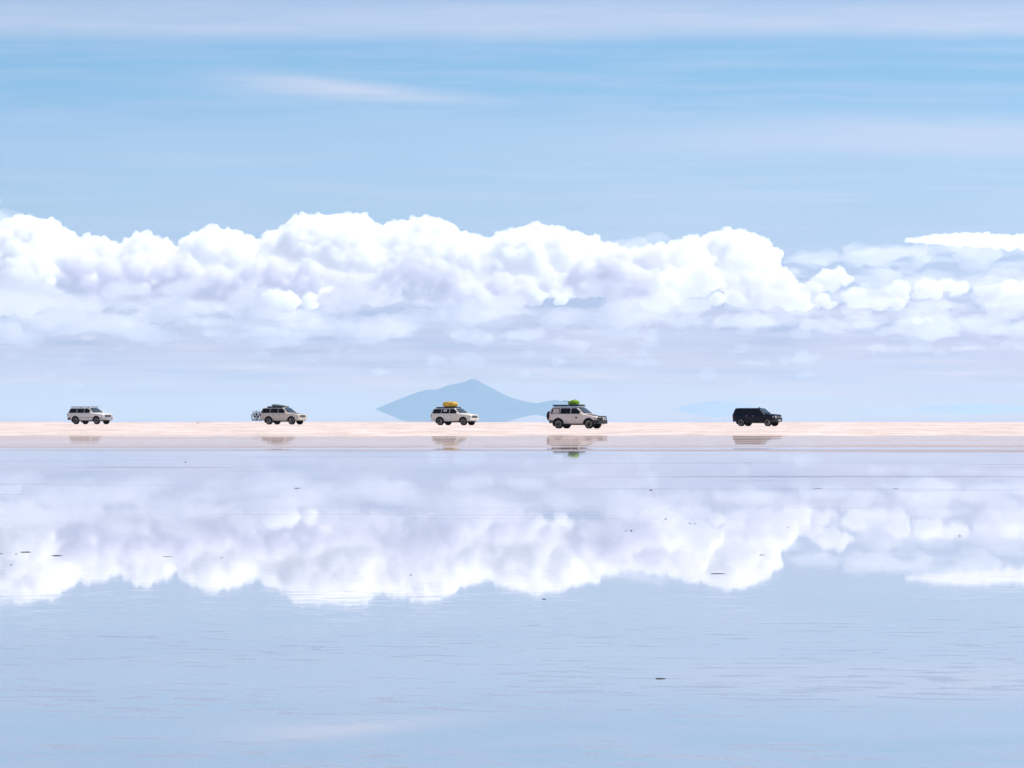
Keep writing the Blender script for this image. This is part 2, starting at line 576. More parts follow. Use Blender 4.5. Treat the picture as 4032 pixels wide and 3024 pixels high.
def lathe_y(bm, prof, seg=36, cap=True):
    """revolve (radius, y) about the y axis"""
    rings = [[bm.verts.new((r * math.cos(2 * math.pi * k / seg), y, r * math.sin(2 * math.pi * k / seg))) for k in range(seg)] for r, y in prof]
    for a, b in zip(rings, rings[1:]):
        for k in range(seg):
            bm.faces.new((a[k], a[(k + 1) % seg], b[(k + 1) % seg], b[k]))
    if cap:
        bm.faces.new(rings[0][::-1])
        bm.faces.new(rings[-1])


def sharp(o, deg=32):
    o.data.shade_smooth()
    o.data.set_sharp_from_angle(angle=math.radians(deg))
    return o


def lerp(a, b, t):
    return a + (b - a) * t


def pw(tab, x):
    if x <= tab[0][0]:
        return tab[0][1]
    for (a, u), (b, v) in zip(tab, tab[1:]):
        if x <= b:
            return lerp(u, v, (x - a) / (b - a))
    return tab[-1][1]


TYRE_R = 0.395


def make_wheel(root, x, side, rim_mat, r=TYRE_R, w=0.27):
    """side -1 is the right-hand (near) side"""
    bm = bmesh.new()
    h = w / 2
    lathe_y(bm, [(r * 0.70, -h * 0.86), (r * 0.82, -h), (r * 0.93, -h * 0.96), (r, -h * 0.72), (r, h * 0.72), (r * 0.93, h * 0.96), (r * 0.80, h), (r * 0.70, h * 0.86)], 40)
    for k in range(40):                                   # tread blocks
        a = 2 * math.pi * k / 40
        c, s = math.cos(a), math.sin(a)
        for y0, y1 in ((-h * 0.7, -h * 0.1), (h * 0.1, h * 0.7)):
            vs = []
            for rr in (r - 0.004, r + 0.009):
                for yy in (y0, y1):
                    for da in (-0.05, 0.05):
                        vs.append(bm.verts.new((rr * math.cos(a + da), yy, rr * math.sin(a + da))))
            for f in ((0, 1, 3, 2), (4, 6, 7, 5), (0, 4, 5, 1), (2, 3, 7, 6), (0, 2, 6, 4), (1, 5, 7, 3)):
                bm.faces.new([vs[i] for i in f])
    wheel = sharp(mesh_obj('wheel', bm, M['rubber'], root), 40)
    wheel.location = (x, side * (0.80), r - 0.004)
    if side > 0:
        wheel.rotation_euler = (0, 0, math.pi)
    bm = bmesh.new()
    R = r * 0.70
    lathe_y(bm, [(R, -h * 0.80), (R, -h * 0.95), (R * 0.90, -h * 0.95), (R * 0.86, -h * 0.55), (R * 0.25, -h * 0.50), (R * 0.22, -h * 0.78), (0.015, -h * 0.80)], 36)
    for k in range(6):
        a = 2 * math.pi * k / 6 + 0.3
        ca, sa = math.cos(a), math.sin(a)
        vs = []
        for rr, hw in ((R * 0.18, 0.055), (R * 0.90, 0.085)):
            for yy in (-h * 0.86, -h * 0.45):
                for s in (-1, 1):
                    vs.append(bm.verts.new((rr * ca - s * hw * sa, yy, rr * sa + s * hw * ca)))
        for f in ((0, 1, 3, 2), (4, 6, 7, 5), (0, 4, 5, 1), (2, 3, 7, 6), (0, 2, 6, 4), (1, 5, 7, 3)):
            bm.faces.new([vs[i] for i in f])
    mesh_obj('rim', bm, rim_mat, wheel)
    bm = bmesh.new()                                      # dark brake drum seen between the spokes
    lathe_y(bm, [(R * 0.84, -h * 0.44), (R * 0.84, -h * 0.30)], 24)
    mesh_obj('brake_disc', bm, M['black'], wheel)
    return wheel


def make_suv(name, label, group, o):
    """o: dict of the vehicle's own traits"""
    root = empty(name, (0, 0, 0))
    tag(root, label, 'car', group)
    body_m = o['paint']
    wb = o.get('wheelbase', 2.85)
    xr, xf = -wb / 2, wb / 2
    zb = o.get('belt', 1.18)
    zr = o.get('roof', 1.74)
    hf = o.get('hood_front', 1.10)
    sill = o.get('sill', 0.42)
    x_tail, x_nose = o.get('tail', -2.52), o.get('nose', 2.27)
    cowl, roof_f, roof_r = o.get('cowl', 1.02), o.get('roof_front', 0.30), o.get('roof_rear', -2.22)
    W, WB, WR = 0.965, 0.925, o.get('roof_half', 0.745)
    AR = 0.495
    top_z = [(x_tail, zb + 0.02), (x_tail + 0.05, zb + 0.10), (roof_r, zr - 0.02), (roof_r + 0.12, zr), (roof_f - 0.2, zr), (roof_f, zr - 0.025), (cowl - 0.02, zb + 0.015), (cowl + 0.04, zb - 0.005), (x_nose - 0.30, hf + 0.01), (x_nose - 0.07, hf - 0.015), (x_nose, hf - 0.07)]
    belt_z = [(x_tail, zb - 0.02), (cowl, zb - 0.01), (cowl + 0.3, zb - 0.03), (x_nose - 0.30, hf - 0.03), (x_nose - 0.07, hf - 0.06), (x_nose, hf - 0.11)]
    top_w = [(x_tail, 0.86), (roof_r, WR), (roof_f, WR), (cowl, 0.80), (cowl + 0.1, 0.80), (x_nose - 0.3, 0.74), (x_nose, 0.68)]
    wid = [(x_tail, 0.93), (x_tail + 0.12, 0.985), (x_tail + 0.4, 1.0), (x_nose - 0.45, 1.0), (x_nose - 0.15, 0.97), (x_nose, 0.92)]
    bot = [(x_tail, 0.52), (x_tail + 0.3, 0.47), (xr - AR, sill), (xf + AR, sill), (x_nose, 0.50)]
    xs = [x_tail, x_tail + 0.05, x_tail + 0.12, roof_r, roof_r + 0.12, roof_f - 0.2, roof_f, cowl - 0.02, cowl + 0.04, cowl + 0.3, x_nose - 0.45, x_nose - 0.30, x_nose - 0.15, x_nose - 0.08, x_nose]
    xs += [xr + AR * math.cos(a) for a in [math.pi * k / 12 for k in range(13)]] + [xf + AR * math.cos(a) for a in [math.pi * k / 12 for k in range(13)]]
    xs += [-0.8 + 0.2 * k for k in range(9)] + [roof_f + (cowl - roof_f) * k / 5 for k in range(1, 5)]
    xs = sorted(set(round(x, 3) for x in xs if x_tail <= x <= x_nose))

    def zbot(x):
        z = pw(bot, x)
        for xa in (xr, xf):
            if abs(x - xa) < AR:
                z = max(z, TYRE_R + math.sqrt(max(0, AR * AR - (x - xa) ** 2)))
        return z

    bm = bmesh.new()
    rings = []
    for x in xs:
        kw, z0, zt, zbl, tw = pw(wid, x), zbot(x), pw(top_z, x), pw(belt_z, x), pw(top_w, x)
        zbl = min(zbl, zt - 0.01)
        z1 = max(z0 + 0.015, min(0.80, zbl - 0.2))
        z2 = max(z1 + 0.01, zbl - 0.14)
        half = [(0.90 * kw if z0 < 0.7 else 0.955 * kw, z0), (W * kw, z1), (0.955 * kw, z2), (WB * kw, zbl),
                (lerp(WB * kw, tw, 0.5), lerp(zbl, zt, 0.5)), (tw, zt), (tw - 0.07, zt + 0.035), (tw * 0.45, zt + 0.055), (0.0, zt + 0.06)]
        ring = [bm.verts.new((x, -y, z)) for y, z in half] + [bm.verts.new((x, y, z)) for y, z in half[-2::-1]]
        rings.append(ring)
    for a, b in zip(rings, rings[1:]):
        for k in range(len(a) - 1):
            bm.faces.new((a[k], b[k], b[k + 1], a[k + 1]))
    bm.faces.new(rings[0])
    bm.faces.new(rings[-1][::-1])
    bmesh.ops.recalc_face_normals(bm, faces=bm.faces)
    sharp(mesh_obj('body', bm, body_m, root), 30)

    # black underside with arches, axles
    bm = bmesh.new()
    box(bm, x_tail + 0.25, xr - 0.44, -0.86, 0.86, 0.46, 0.9)
    box(bm, xr - 0.43, xr + 0.43, -0.62, 0.62, 0.44, 0.9)
    box(bm, xr + 0.44, xf - 0.44, -0.87, 0.87, sill - 0.05, 0.9)
    box(bm, xf - 0.43, xf + 0.43, -0.62, 0.62, 0.44, 0.9)
    box(bm, xf + 0.44, x_nose - 0.15, -0.82, 0.82, 0.44, 0.9)
    for xa in (xr, xf):
        tube(bm, [(xa, -0.7, TYRE_R), (xa, 0.7, TYRE_R)], 0.06)
    box(bm, xr + 0.5, xf - 0.6, -0.25, 0.25, 0.30, sill - 0.051)
    mesh_obj('underbody', bm, M['black'], root)

    def gy(z):
        return lerp(WB, WR, (z - zb) / (zr - zb))

    def pane(pname, pts, side, mat, off=0.006, th=0.03, par=root):
        b = bmesh.new()
        outv = [b.verts.new((x, side * (gy(z) + off), z)) for x, z in pts]
        inv = [b.verts.new((x, side * (gy(z) + off - th), z)) for x, z in pts]
        b.faces.new(outv)
        b.faces.new(inv[::-1])
        for i in range(len(pts)):
            j = (i + 1) % len(pts)
            b.faces.new((outv[i], inv[i], inv[j], outv[j]))
        bmesh.ops.recalc_face_normals(b, faces=b.faces)
        return mesh_obj(pname, b, mat, par)

    z0, z1 = zb + 0.045, zr - 0.05
    b1, b2 = -0.28, -1.28                                   # B and C pillars
    for side in (-1, 1):
        pane('side_window', [(b1 + 0.03, z0), (cowl - 0.28, z0), (cowl - 0.30, z0 + 0.06), (roof_f - 0.10, z1), (b1 + 0.03, z1)], side, M['glass'])
        pane('side_window', [(b2 + 0.03, z0), (b1 - 0.03, z0), (b1 - 0.03, z1), (b2 + 0.03, z1)], side, M['glass'])
        q = pane('side_window', [(roof_r - 0.10, z0), (b2 - 0.03, z0), (b2 - 0.03, z1), (roof_r + 0.02, z1 - 0.01), (roof_r - 0.03, z1 - 0.12)], side, M['glass'])
        if o.get('rear_pane') and side < 0:
            tag(pane('curtain', [(roof_r + 0.06, z0 + 0.03), (b2 - 0.10, z0 + 0.03), (b2 - 0.10, z1 - 0.05), (roof_r + 0.10, z1 - 0.05)], side, o['rear_pane'], 0.012, 0.004), 'pale curtain filling the rear side window')
        if o.get('paper') and side < 0:
            tag(pane('sticker', [(-1.02, z0 + 0.20), (-0.62, z0 + 0.20), (-0.62, z1 - 0.06), (-1.02, z1 - 0.06)], side, M['paper'], 0.012, 0.004), 'white paper stuck on the side window')
    # windscreen and rear window lie on the sloping ends of the cabin
    for pname, xa, za, xb2, zb2, w0, w1, mt in (('windscreen', cowl - 0.05, zb + 0.075, roof_f + 0.05, zr - 0.035, 0.77, 0.68, M['screen']),
                                             ('rear_window', x_tail + 0.055, zb + 0.16, roof_r - 0.03, zr - 0.06, 0.76, 0.67, M['glass'])):
        b = bmesh.new()
        dx, dz = xb2 - xa, zb2 - za
        L = math.hypot(dx, dz)
        nx, nz = (dz / L, -dx / L) if pname == 'windscreen' else (-dz / L, dx / L)
        ring = []
        for t, ww in ((0, w0), (1, w1)):
            for f in (-1, -0.5, 0, 0.5, 1):
                bulge = 0.045 + 0.03 * (1 - f * f)
                ring.append(b.verts.new((xa + dx * t + nx * bulge, ww * f, za + dz * t + nz * bulge)))
        for i in range(4):
            b.faces.new((ring[i], ring[i + 1], ring[i + 6], ring[i + 5]))
        ex = bmesh.ops.extrude_face_region(b, geom=list(b.faces))
        for v in ex['geom']:
            if isinstance(v, bmesh.types.BMVert):
                v.co -= Vector((nx, 0, nz)) * 0.07
        bmesh.ops.recalc_face_normals(b, faces=b.faces)
        mesh_obj(pname, b, mt, root)

    # doors: thin skins proud of the body, each with its handle
    for side in (-1, 1):
        for (xa, xb2) in ((b1 + 0.012, cowl - 0.16), (b2 + 0.30, b1 - 0.012)):
            b = bmesh.new()
            cols = []
            xs2 = [xa, lerp(xa, xb2, 0.5), xb2]
            for x in xs2:
                colv = []
                for z, y in ((sill + 0.07, 0.912), (0.80, 0.971), (zb - 0.16, 0.961), (zb - 0.025, 0.931)):
                    xx = x
                    if x == xs2[0] and xa < -0.5 and z < 0.8:
                        xx = max(x, xr + AR + 0.03)
                    if x == xs2[2] and xb2 > 0.5:
                        xx = min(x, xf - AR - 0.04)
                    colv.append(b.verts.new((xx, side * y, z)))
                cols.append(colv)
            for c0, c1 in zip(cols, cols[1:]):
                for k in range(3):
                    b.faces.new((c0[k], c1[k], c1[k + 1], c0[k + 1]))
            ex = bmesh.ops.extrude_face_region(b, geom=list(b.faces))
            for v in ex['geom']:
                if isinstance(v, bmesh.types.BMVert):
                    v.co.y -= side * 0.03
            bmesh.ops.recalc_face_normals(b, faces=b.faces)
            dr = sharp(mesh_obj('door', b, body_m, root), 40)
            b = bmesh.new()
            hy = side * 0.965
            box(b, xa + 0.06, xa + 0.24, min(hy, hy + side * 0.03), max(hy, hy + side * 0.03), zb - 0.20, zb - 0.165)
            mesh_obj('handle', b, M['black'] if o.get('dark_handles') else M['silver'], dr)
            if o.get('decal') and side < 0 and xa > -0.5:
                b = bmesh.new()
                lathe_y(b, [(0.10, -0.004), (0.10, 0.004)], 20)
                dc = mesh_obj('decal', b, M['decal'], dr)
                dc.location = (0.28, -0.976, 0.93)
                tag(dc, 'round dark emblem on the front door')
        # mirror
        b = bmesh.new()
        y0 = side * 0.95
        box(b, cowl - 0.32, cowl - 0.18, min(y0, y0 + side * 0.24), max(y0, y0 + side * 0.24), zb + 0.02, zb + 0.20)
        bevel_all(b, 0.03)
        mesh_obj('door_mirror', b, o.get('mirror', body_m), root)
        # side step
        b = bmesh.new()
        y0 = side * 0.84
        box(b, xr + 0.50, xf - 0.50, min(y0, y0 + side * 0.14), max(y0, y0 + side * 0.14), sill - 0.075, sill - 0.02)
        bevel_all(b, 0.012)
        mesh_obj('side_step', b, o.get('step', M['black']), root)
        # mud flap
        b = bmesh.new()
        ya, yb = sorted((side * 0.66, side * 0.92))
        box(b, xr - 0.50, xr - 0.475, ya, yb, 0.20, 0.50)
        mesh_obj('mud_flap', b, M['black'], root)
        # lip of the wheel arches
        for xa in (xr, xf):
            b = bmesh.new()
            ring = []
            for k in range(15):
                a = math.radians(-8 + 196 * k / 14)
                for rr, yy in ((AR - 0.012, 0.945), (AR - 0.012, 0.985), (AR + 0.03, 0.975), (AR + 0.03, 0.945)):
                    ring.append(b.verts.new((xa + rr * math.cos(a), side * yy, TYRE_R + rr * math.sin(a))))
            for k in range(14):
                for q2 in range(4):
                    b.faces.new((ring[4 * k + q2], ring[4 * k + (q2 + 1) % 4], ring[4 * k + 4 + (q2 + 1) % 4], ring[4 * k + 4 + q2]))
            b.faces.new(ring[:4])
            b.faces.new(ring[-4:])
            bmesh.ops.recalc_face_normals(b, faces=b.faces)
            mesh_obj('arch_trim', b, o.get('arch', M['black']), root)
        # lamps
        b = bmesh.new()
        ya, yb = sorted((side * 0.52, side * 0.835))
        box(b, x_nose - 0.16, x_nose + 0.015, ya, yb, hf - 0.30, hf - 0.12)
        bevel_all(b, 0.02)
        hl = mesh_obj('headlight', b, M['lamp'], root)
        b = bmesh.new()
        ya, yb = sorted((side * 0.84, side * 0.935))
        box(b, x_nose - 0.33, x_nose - 0.10, ya, yb, hf - 0.27, hf - 0.13)
        bevel_all(b, 0.015)
        mesh_obj('indicator', b, o.get('indicator', M['lamp']), root)
        b = bmesh.new()
        ya, yb = sorted((side * 0.72, side * 0.925))
        box(b, x_tail - 0.02, x_tail + 0.10, ya, yb, zb - 0.34, zb - 0.03)
        bevel_all(b, 0.02)
        mesh_obj('tail_light', b, M['red'], root)
        for xa in (xr, xf):
            make_wheel(root, xa, side, o.get('rim', M['alloy']))

    # grille
    b = bmesh.new()
    box(b, x_nose - 0.05, x_nose + 0.012, -0.50, 0.50, hf - 0.33, hf - 0.09)
    gr = mesh_obj('grille', b, M['black'], root)
    b = bmesh.new()
    for z in (hf - 0.26, hf - 0.17):
        box(b, x_nose + 0.010, x_nose + 0.026, -0.48, 0.48, z - 0.012, z + 0.012)
    mesh_obj('grille_bar', b, o.get('grille', M['silver']), gr)
    # bumpers: a curved beam across each end
    for pname, xe, sgn, mt in (('front_bumper', x_nose, 1, o.get('bumper', body_m)), ('rear_bumper', x_tail, -1, o.get('rear_bumper', o.get('bumper', body_m)))):
        b = bmesh.new()
        rr = []
        for y in (-0.97, -0.93, -0.75, -0.4, 0, 0.4, 0.75, 0.93, 0.97):
            x = xe + sgn * (0.11 - 0.16 * (abs(y) / 0.97) ** 4)
            back = xe - sgn * (0.10 + (0.32 if abs(y) > 0.9 else 0.0))
            rr.append([b.verts.new((px, y, pz)) for px, pz in ((back, 0.46), (x - sgn * 0.03, 0.45), (x, 0.53), (x, 0.66), (x - sgn * 0.03, 0.72), (back, 0.73))])
        for a, c in zip(rr, rr[1:]):
            for k in range(6):
                b.faces.new((a[k], a[(k + 1) % 6], c[(k + 1) % 6], c[k]))
        b.faces.new(rr[0])
        b.faces.new(rr[-1])
        bmesh.ops.recalc_face_normals(b, faces=b.faces)
        sharp(mesh_obj(pname, b, mt, root), 40)
    b = bmesh.new()
    box(b, x_nose + 0.111, x_nose + 0.122, -0.24, 0.24, 0.53, 0.66)
    mesh_obj('number_plate', b, M['plate'], root)
    if o.get('molding'):
        for side in (-1, 1):
            b = bmesh.new()
            ya, yb = sorted((side * 0.965, side * 0.992))
            box(b, xr + AR + 0.06, xf - AR - 0.06, ya, yb, 0.70, 0.79)
            mesh_obj('side_molding', b, M['silver'], root)
    if o.get('bonnet'):
        b = bmesh.new()
        vs = []
        for x in (cowl + 0.08, cowl + 0.5, x_nose - 0.30, x_nose - 0.10):
            zt, tw = pw(top_z, x), pw(top_w, x) - 0.05
            vs.append([b.verts.new((x, y * tw, zt + 0.066 - 0.030 * abs(y) ** 3)) for y in (-1, -0.5, 0, 0.5, 1)])
        for a, c in zip(vs, vs[1:]):
            for k in range(4):
                b.faces.new((a[k], c[k], c[k + 1], a[k + 1]))
        ex = bmesh.ops.extrude_face_region(b, geom=list(b.faces))
        for v in ex['geom']:
            if isinstance(v, bmesh.types.BMVert):
                v.co.z -= 0.04
        bmesh.ops.recalc_face_normals(b, faces=b.faces)
        mesh_obj('bonnet', b, o['bonnet'], root)
    # roof rack
    if o.get('rack'):
        x0, x1, zl, zh, basket = o['rack']
        b = bmesh.new()
        for side in (-1, 1):
            tube(b, [(x0, side * 0.66, zh), (x1, side * 0.66, zh)], 0.028)
            if basket:
                tube(b, [(x0, side * 0.66, zl), (x1, side * 0.66, zl)], 0.022)
        for x in (x0, x1):
            tube(b, [(x, -0.66, zh), (x, 0.66, zh)], 0.028)
        nsl = 9
        for k in range(nsl):
            x = lerp(x0, x1, (k + 0.5) / nsl)
            box(b, x - 0.035, x + 0.035, -0.65, 0.65, zl - 0.012, zl + 0.012)
        for x in (lerp(x0, x1, 0.12), lerp(x0, x1, 0.5), lerp(x0, x1, 0.88)):
            for side in (-1, 1):
                tube(b, [(x, side * 0.66, zh), (x, side * 0.68, zr + 0.01)], 0.024)
        if basket > 1:
            box(b, x0 + 0.02, x1 - 0.02, -0.655, 0.655, zl + 0.013, zh - 0.01)
        mesh_obj('roof_rack', b, M['steel'], root)
    return root


def bundle(name, label, cat, size, mat, seed, amp=0.05, power=3.0, straps=(), peak=None):
    """a lumpy lashed load: superellipsoid pushed about by folds; base at z = 0"""
    bm = bmesh.new()
    bmesh.ops.create_icosphere(bm, subdivisions=5, radius=1.0)
    lx, ly, lz = size

    def shape(v):
        s = (abs(v.x) ** power + abs(v.y) ** power + abs(v.z) ** power) ** (-1.0 / power)
        p = Vector((v.x * s * lx / 2, v.y * s * ly / 2, (v.z * s + 1) * lz / 2))
        if peak:
            p.z *= lerp(peak[0], peak[1], (p.x / lx + 0.5))
        f = noise.fractal(p * 4.0 + Vector((seed, seed * 2, 0)), 1.0, 2.0, 4) * amp
        f += (abs(noise.noise(p * 7.0 + Vector((0, seed, 0)))) - 0.25) * amp * 0.9
        return p + v.normalized() * f

    for v in bm.verts:
        v.co = shape(v.co.copy())
        v.co.z = max(v.co.z, 0.0)
    o = mesh_obj(name, bm, mat, None, True)
    tag(o, label, cat)
    for axis, pos in straps:
        pts = []
        for k in range(28):
            a = 2 * math.pi * k / 28
            if axis == 'x':
                d = Vector((pos, math.cos(a), math.sin(a)))
            else:
                d = Vector((math.cos(a), pos, math.sin(a)))
            p = shape(d.normalized())
            p.z = max(p.z, 0.01)
            pts.append(p + d.normalized() * 0.008)
        b = bmesh.new()
        tube(b, pts, 0.016, 6, True)
        mesh_obj('strap', b, M['rope'], o)
    return o


GROUP = 'off-road cars driving in line along the salt'


def place(root, cx, cyc, phi, scale):
    d = F * H / (cyc - HY)
    x = (cx - 2016.0) * d / F
    c = math.cos(math.radians(phi))
    y = d + 0.80 * c * scale
    root.location = (x, y, max(0.0, salt_height(x, y)) - 0.002)
    root.rotation_euler = (0, 0, -math.radians(phi))
    root.scale = (scale,) * 3
    bpy.context.view_layer.update()
    return root


def ride(o, root, lx, ly, lz, rz=0.0):
    """set a load on a car: a thing of its own at the car's place"""
    o.location = root.matrix_world @ Vector((lx, ly, lz))
    o.rotation_euler = (0, 0, root.rotation_euler.z + rz)
    o.scale = root.scale
    return o


car_white = make_suv('offroad_car', 'white off-road car with low empty roof rack, last of the line at far left', GROUP,
                     dict(paint=M['white'], rack=(-2.25, 0.45, 1.83, 1.86, 0), bumper=M['silver'], molding=True, belt=1.17, roof=1.72, rear_bumper=M['darkpanel'], step=M['darkpanel']))
place(car_white, 357.3, 1671.3, 34.5, 1.02)

car_bikes = make_suv('offroad_car', 'dusty cream off-road car with bicycles carried on its tail', GROUP,
                     dict(paint=M['cream'], rack=(-1.75, 0.15, 1.83, 1.93, 2), belt=1.20, roof=1.77, bonnet=M['hoodgrey'], rim=M['alloy'], dark_handles=True))
place(car_bikes, 1119.2, 1672.5, 29.5, 1.0)
b = bmesh.new()
for y in (-0.35, 0.1):
    tube(b, [(-2.55, y, 0.48), (-3.36, y, 0.44)], 0.028)
    tube(b, [(-2.62, y, 0.5), (-2.66, y, 1.30)], 0.025)
for x in (-2.90, -3.22):
    tube(b, [(x, -1.45, 0.43), (x, 0.3, 0.43)], 0.022)
tube(b, [(-2.66, -0.6, 1.28), (-2.66, 0.4, 1.28)], 0.022)
for y in (-0.55, -0.3):
    tube(b, [(-2.66, y, 1.26), (-3.26, y - 0.1, 1.22)], 0.018)
mesh_obj('bicycle_carrier', b, M['black'], car_bikes)

car_yellow = make_suv('offroad_car', 'off-white off-road car carrying a big yellow load on its roof', GROUP,
                      dict(paint=M['ivory'], rack=(-2.0, 0.20, 1.82, 1.90, 2), belt=1.20, roof=1.76, paper=True))
place(car_yellow, 1795.0, 1675.2, 29.8, 0.975)

car_spare = make_suv('offroad_car', 'dusty white off-road car with black bull bar, rear spare wheel and green load', GROUP,
                     dict(paint=M['pearl'], rack=(-2.04, 0.38, 1.91, 2.01, 2), belt=1.21, roof=1.79, hood_front=1.02, tail=-2.32, roof_rear=-2.04, nose=2.15, rear_pane=M['curtain'], decal=True,
                          bumper=M['black'], rear_bumper=M['darkpanel'], rim=M['tanalloy'], bonnet=M['darkpanel'], arch=M['black'], indicator=M['amber'], grille=M['black']))
place(car_spare, 2275.7, 1688.3, 25.1, 1.0)
# its bull bar and the spare wheel on the tailgate
b = bmesh.new()
box(b, 2.24, 2.50, -0.94, 0.94, 0.40, 0.72)
bevel_all(b, 0.05)
for s in (-1, 1):
    tube(b, [(2.44, s * 0.36, 0.66), (2.53, s * 0.36, 0.85), (2.50, s * 0.36, 1.03)], 0.05)
    tube(b, [(2.40, s * 0.92, 0.66), (2.38, s * 0.90, 0.90), (2.42, s * 0.78, 1.02), (2.50, s * 0.36, 1.03)], 0.045)
    tube(b, [(2.51, s * 0.36, 0.86), (2.40, s * 0.90, 0.85)], 0.03)
tube(b, [(2.50, -0.38, 1.03), (2.50, 0.38, 1.03)], 0.05)
tube(b, [(2.53, -0.38, 0.86), (2.53, 0.38, 0.86)], 0.03)
bmesh.ops.translate(b, verts=b.verts, vec=(-0.13, 0, 0))
bull = mesh_obj('bull_bar', b, M['black'], car_spare)
for s in (-1, 1):
    b = bmesh.new()
    lathe_y(b, [(0.03, 0.06), (0.085, 0.03), (0.10, -0.02), (0.095, -0.04), (0.01, -0.05)], 20)
    q = mesh_obj('spot_lamp', b, M['lamp'], bull)
    q.location = (2.455, s * 0.18, 0.80)
    q.rotation_euler = (0, 0, math.pi / 2)
sp = make_wheel(car_spare, 0, -1, M['black'], 0.385, 0.26)
sp.name = 'spare_wheel'
sp.location = (-2.50, -0.36, 1.07)
sp.rotation_euler = (0, 0, -math.pi / 2)

car_navy = make_suv('offroad_car', 'dark navy off-road car with a snorkel, at the head of the line', GROUP,
                    dict(paint=M['navy'], belt=1.21, roof=1.77, hood_front=1.14, wheelbase=2.95, nose=2.27, tail=-2.40, roof_rear=-2.14, roof_front=0.42, cowl=1.02, roof_half=0.79,
                         bumper=M['black'], rear_bumper=M['black'], mirror=M['navy'], step=M['steel'], grille=M['silver']))
place(car_navy, 2986.0, 1678.9, 27.3, 0.965)
b = bmesh.new()
tube(b, [(1.28, -0.90, 1.06), (1.10, -0.94, 1.16), (0.98, -0.91, 1.28), (0.52, -0.80, 1.72), (0.50, -0.80, 1.78)], 0.04)
lathe = [(0.045, 0), (0.085, 0.02), (0.095, 0.10), (0.06, 0.15)]
seg = 16
rg = [[b.verts.new((0.50 + r_ * math.cos(2 * math.pi * k / seg), -0.80 + r_ * math.sin(2 * math.pi * k / seg), 1.76 + z_)) for k in range(seg)] for r_, z_ in lathe]
for a_, c_ in zip(rg, rg[1:]):
    for k in range(seg):
        b.faces.new((a_[k], a_[(k + 1) % seg], c_[(k + 1) % seg], c_[k]))
b.faces.new(rg[-1])
mesh_obj('snorkel', b, M['black'], car_navy)

# loads
ride(bundle('yellow_bundle', 'big rounded yellow tarpaulin bundle lashed on a white roof', 'luggage', (1.55, 1.15, 0.58), M['yellow'], 2.0, 0.045, 3.2, (('x', -0.45), ('x', 0.45), ('y', 0.0))), car_yellow, -0.70, 0.0, 1.905)
gb = bundle('green_bundle', 'bright green cloth bundle tied on the long roof rack', 'luggage', (0.88, 0.9, 0.44), M['green'], 5.0, 0.07, 2.8, (('x', 0.1),))
ride(gb, car_spare, -0.42, 0.05, 1.985)
b = bmesh.new()
box(b, -0.85, -0.20, -0.30, 0.10, 0.335, 0.375)
bmesh.ops.subdivide_edges(b, edges=list(b.edges), cuts=3, use_grid_fill=True)
for v in b.verts:
    v.co.z += 0.03 * math.sin(v.co.x * 5) + 0.02 * noise.noise(v.co * 5)
tag(mesh_obj('flap', b, M['tarp'], gb), 'thin dark flap sticking out backwards')
ride(bundle('dark_bundle', 'low dark canvas roll on the rack beside the green bundle', 'luggage', (0.62, 0.8, 0.12), M['tarp'], 9.0, 0.02, 2.6), car_spare, 0.18, 0.0, 1.96)
ride(bundle('canvas_bundle', 'grey green canvas load sloping forward on the cream car roof', 'luggage', (1.45, 1.1, 0.24), M['tarp'], 7.0, 0.035, 2.8, (('x', -0.3), ('x', 0.4)), (1.25, 0.55)), car_bikes, -0.75, 0.0, 1.925)


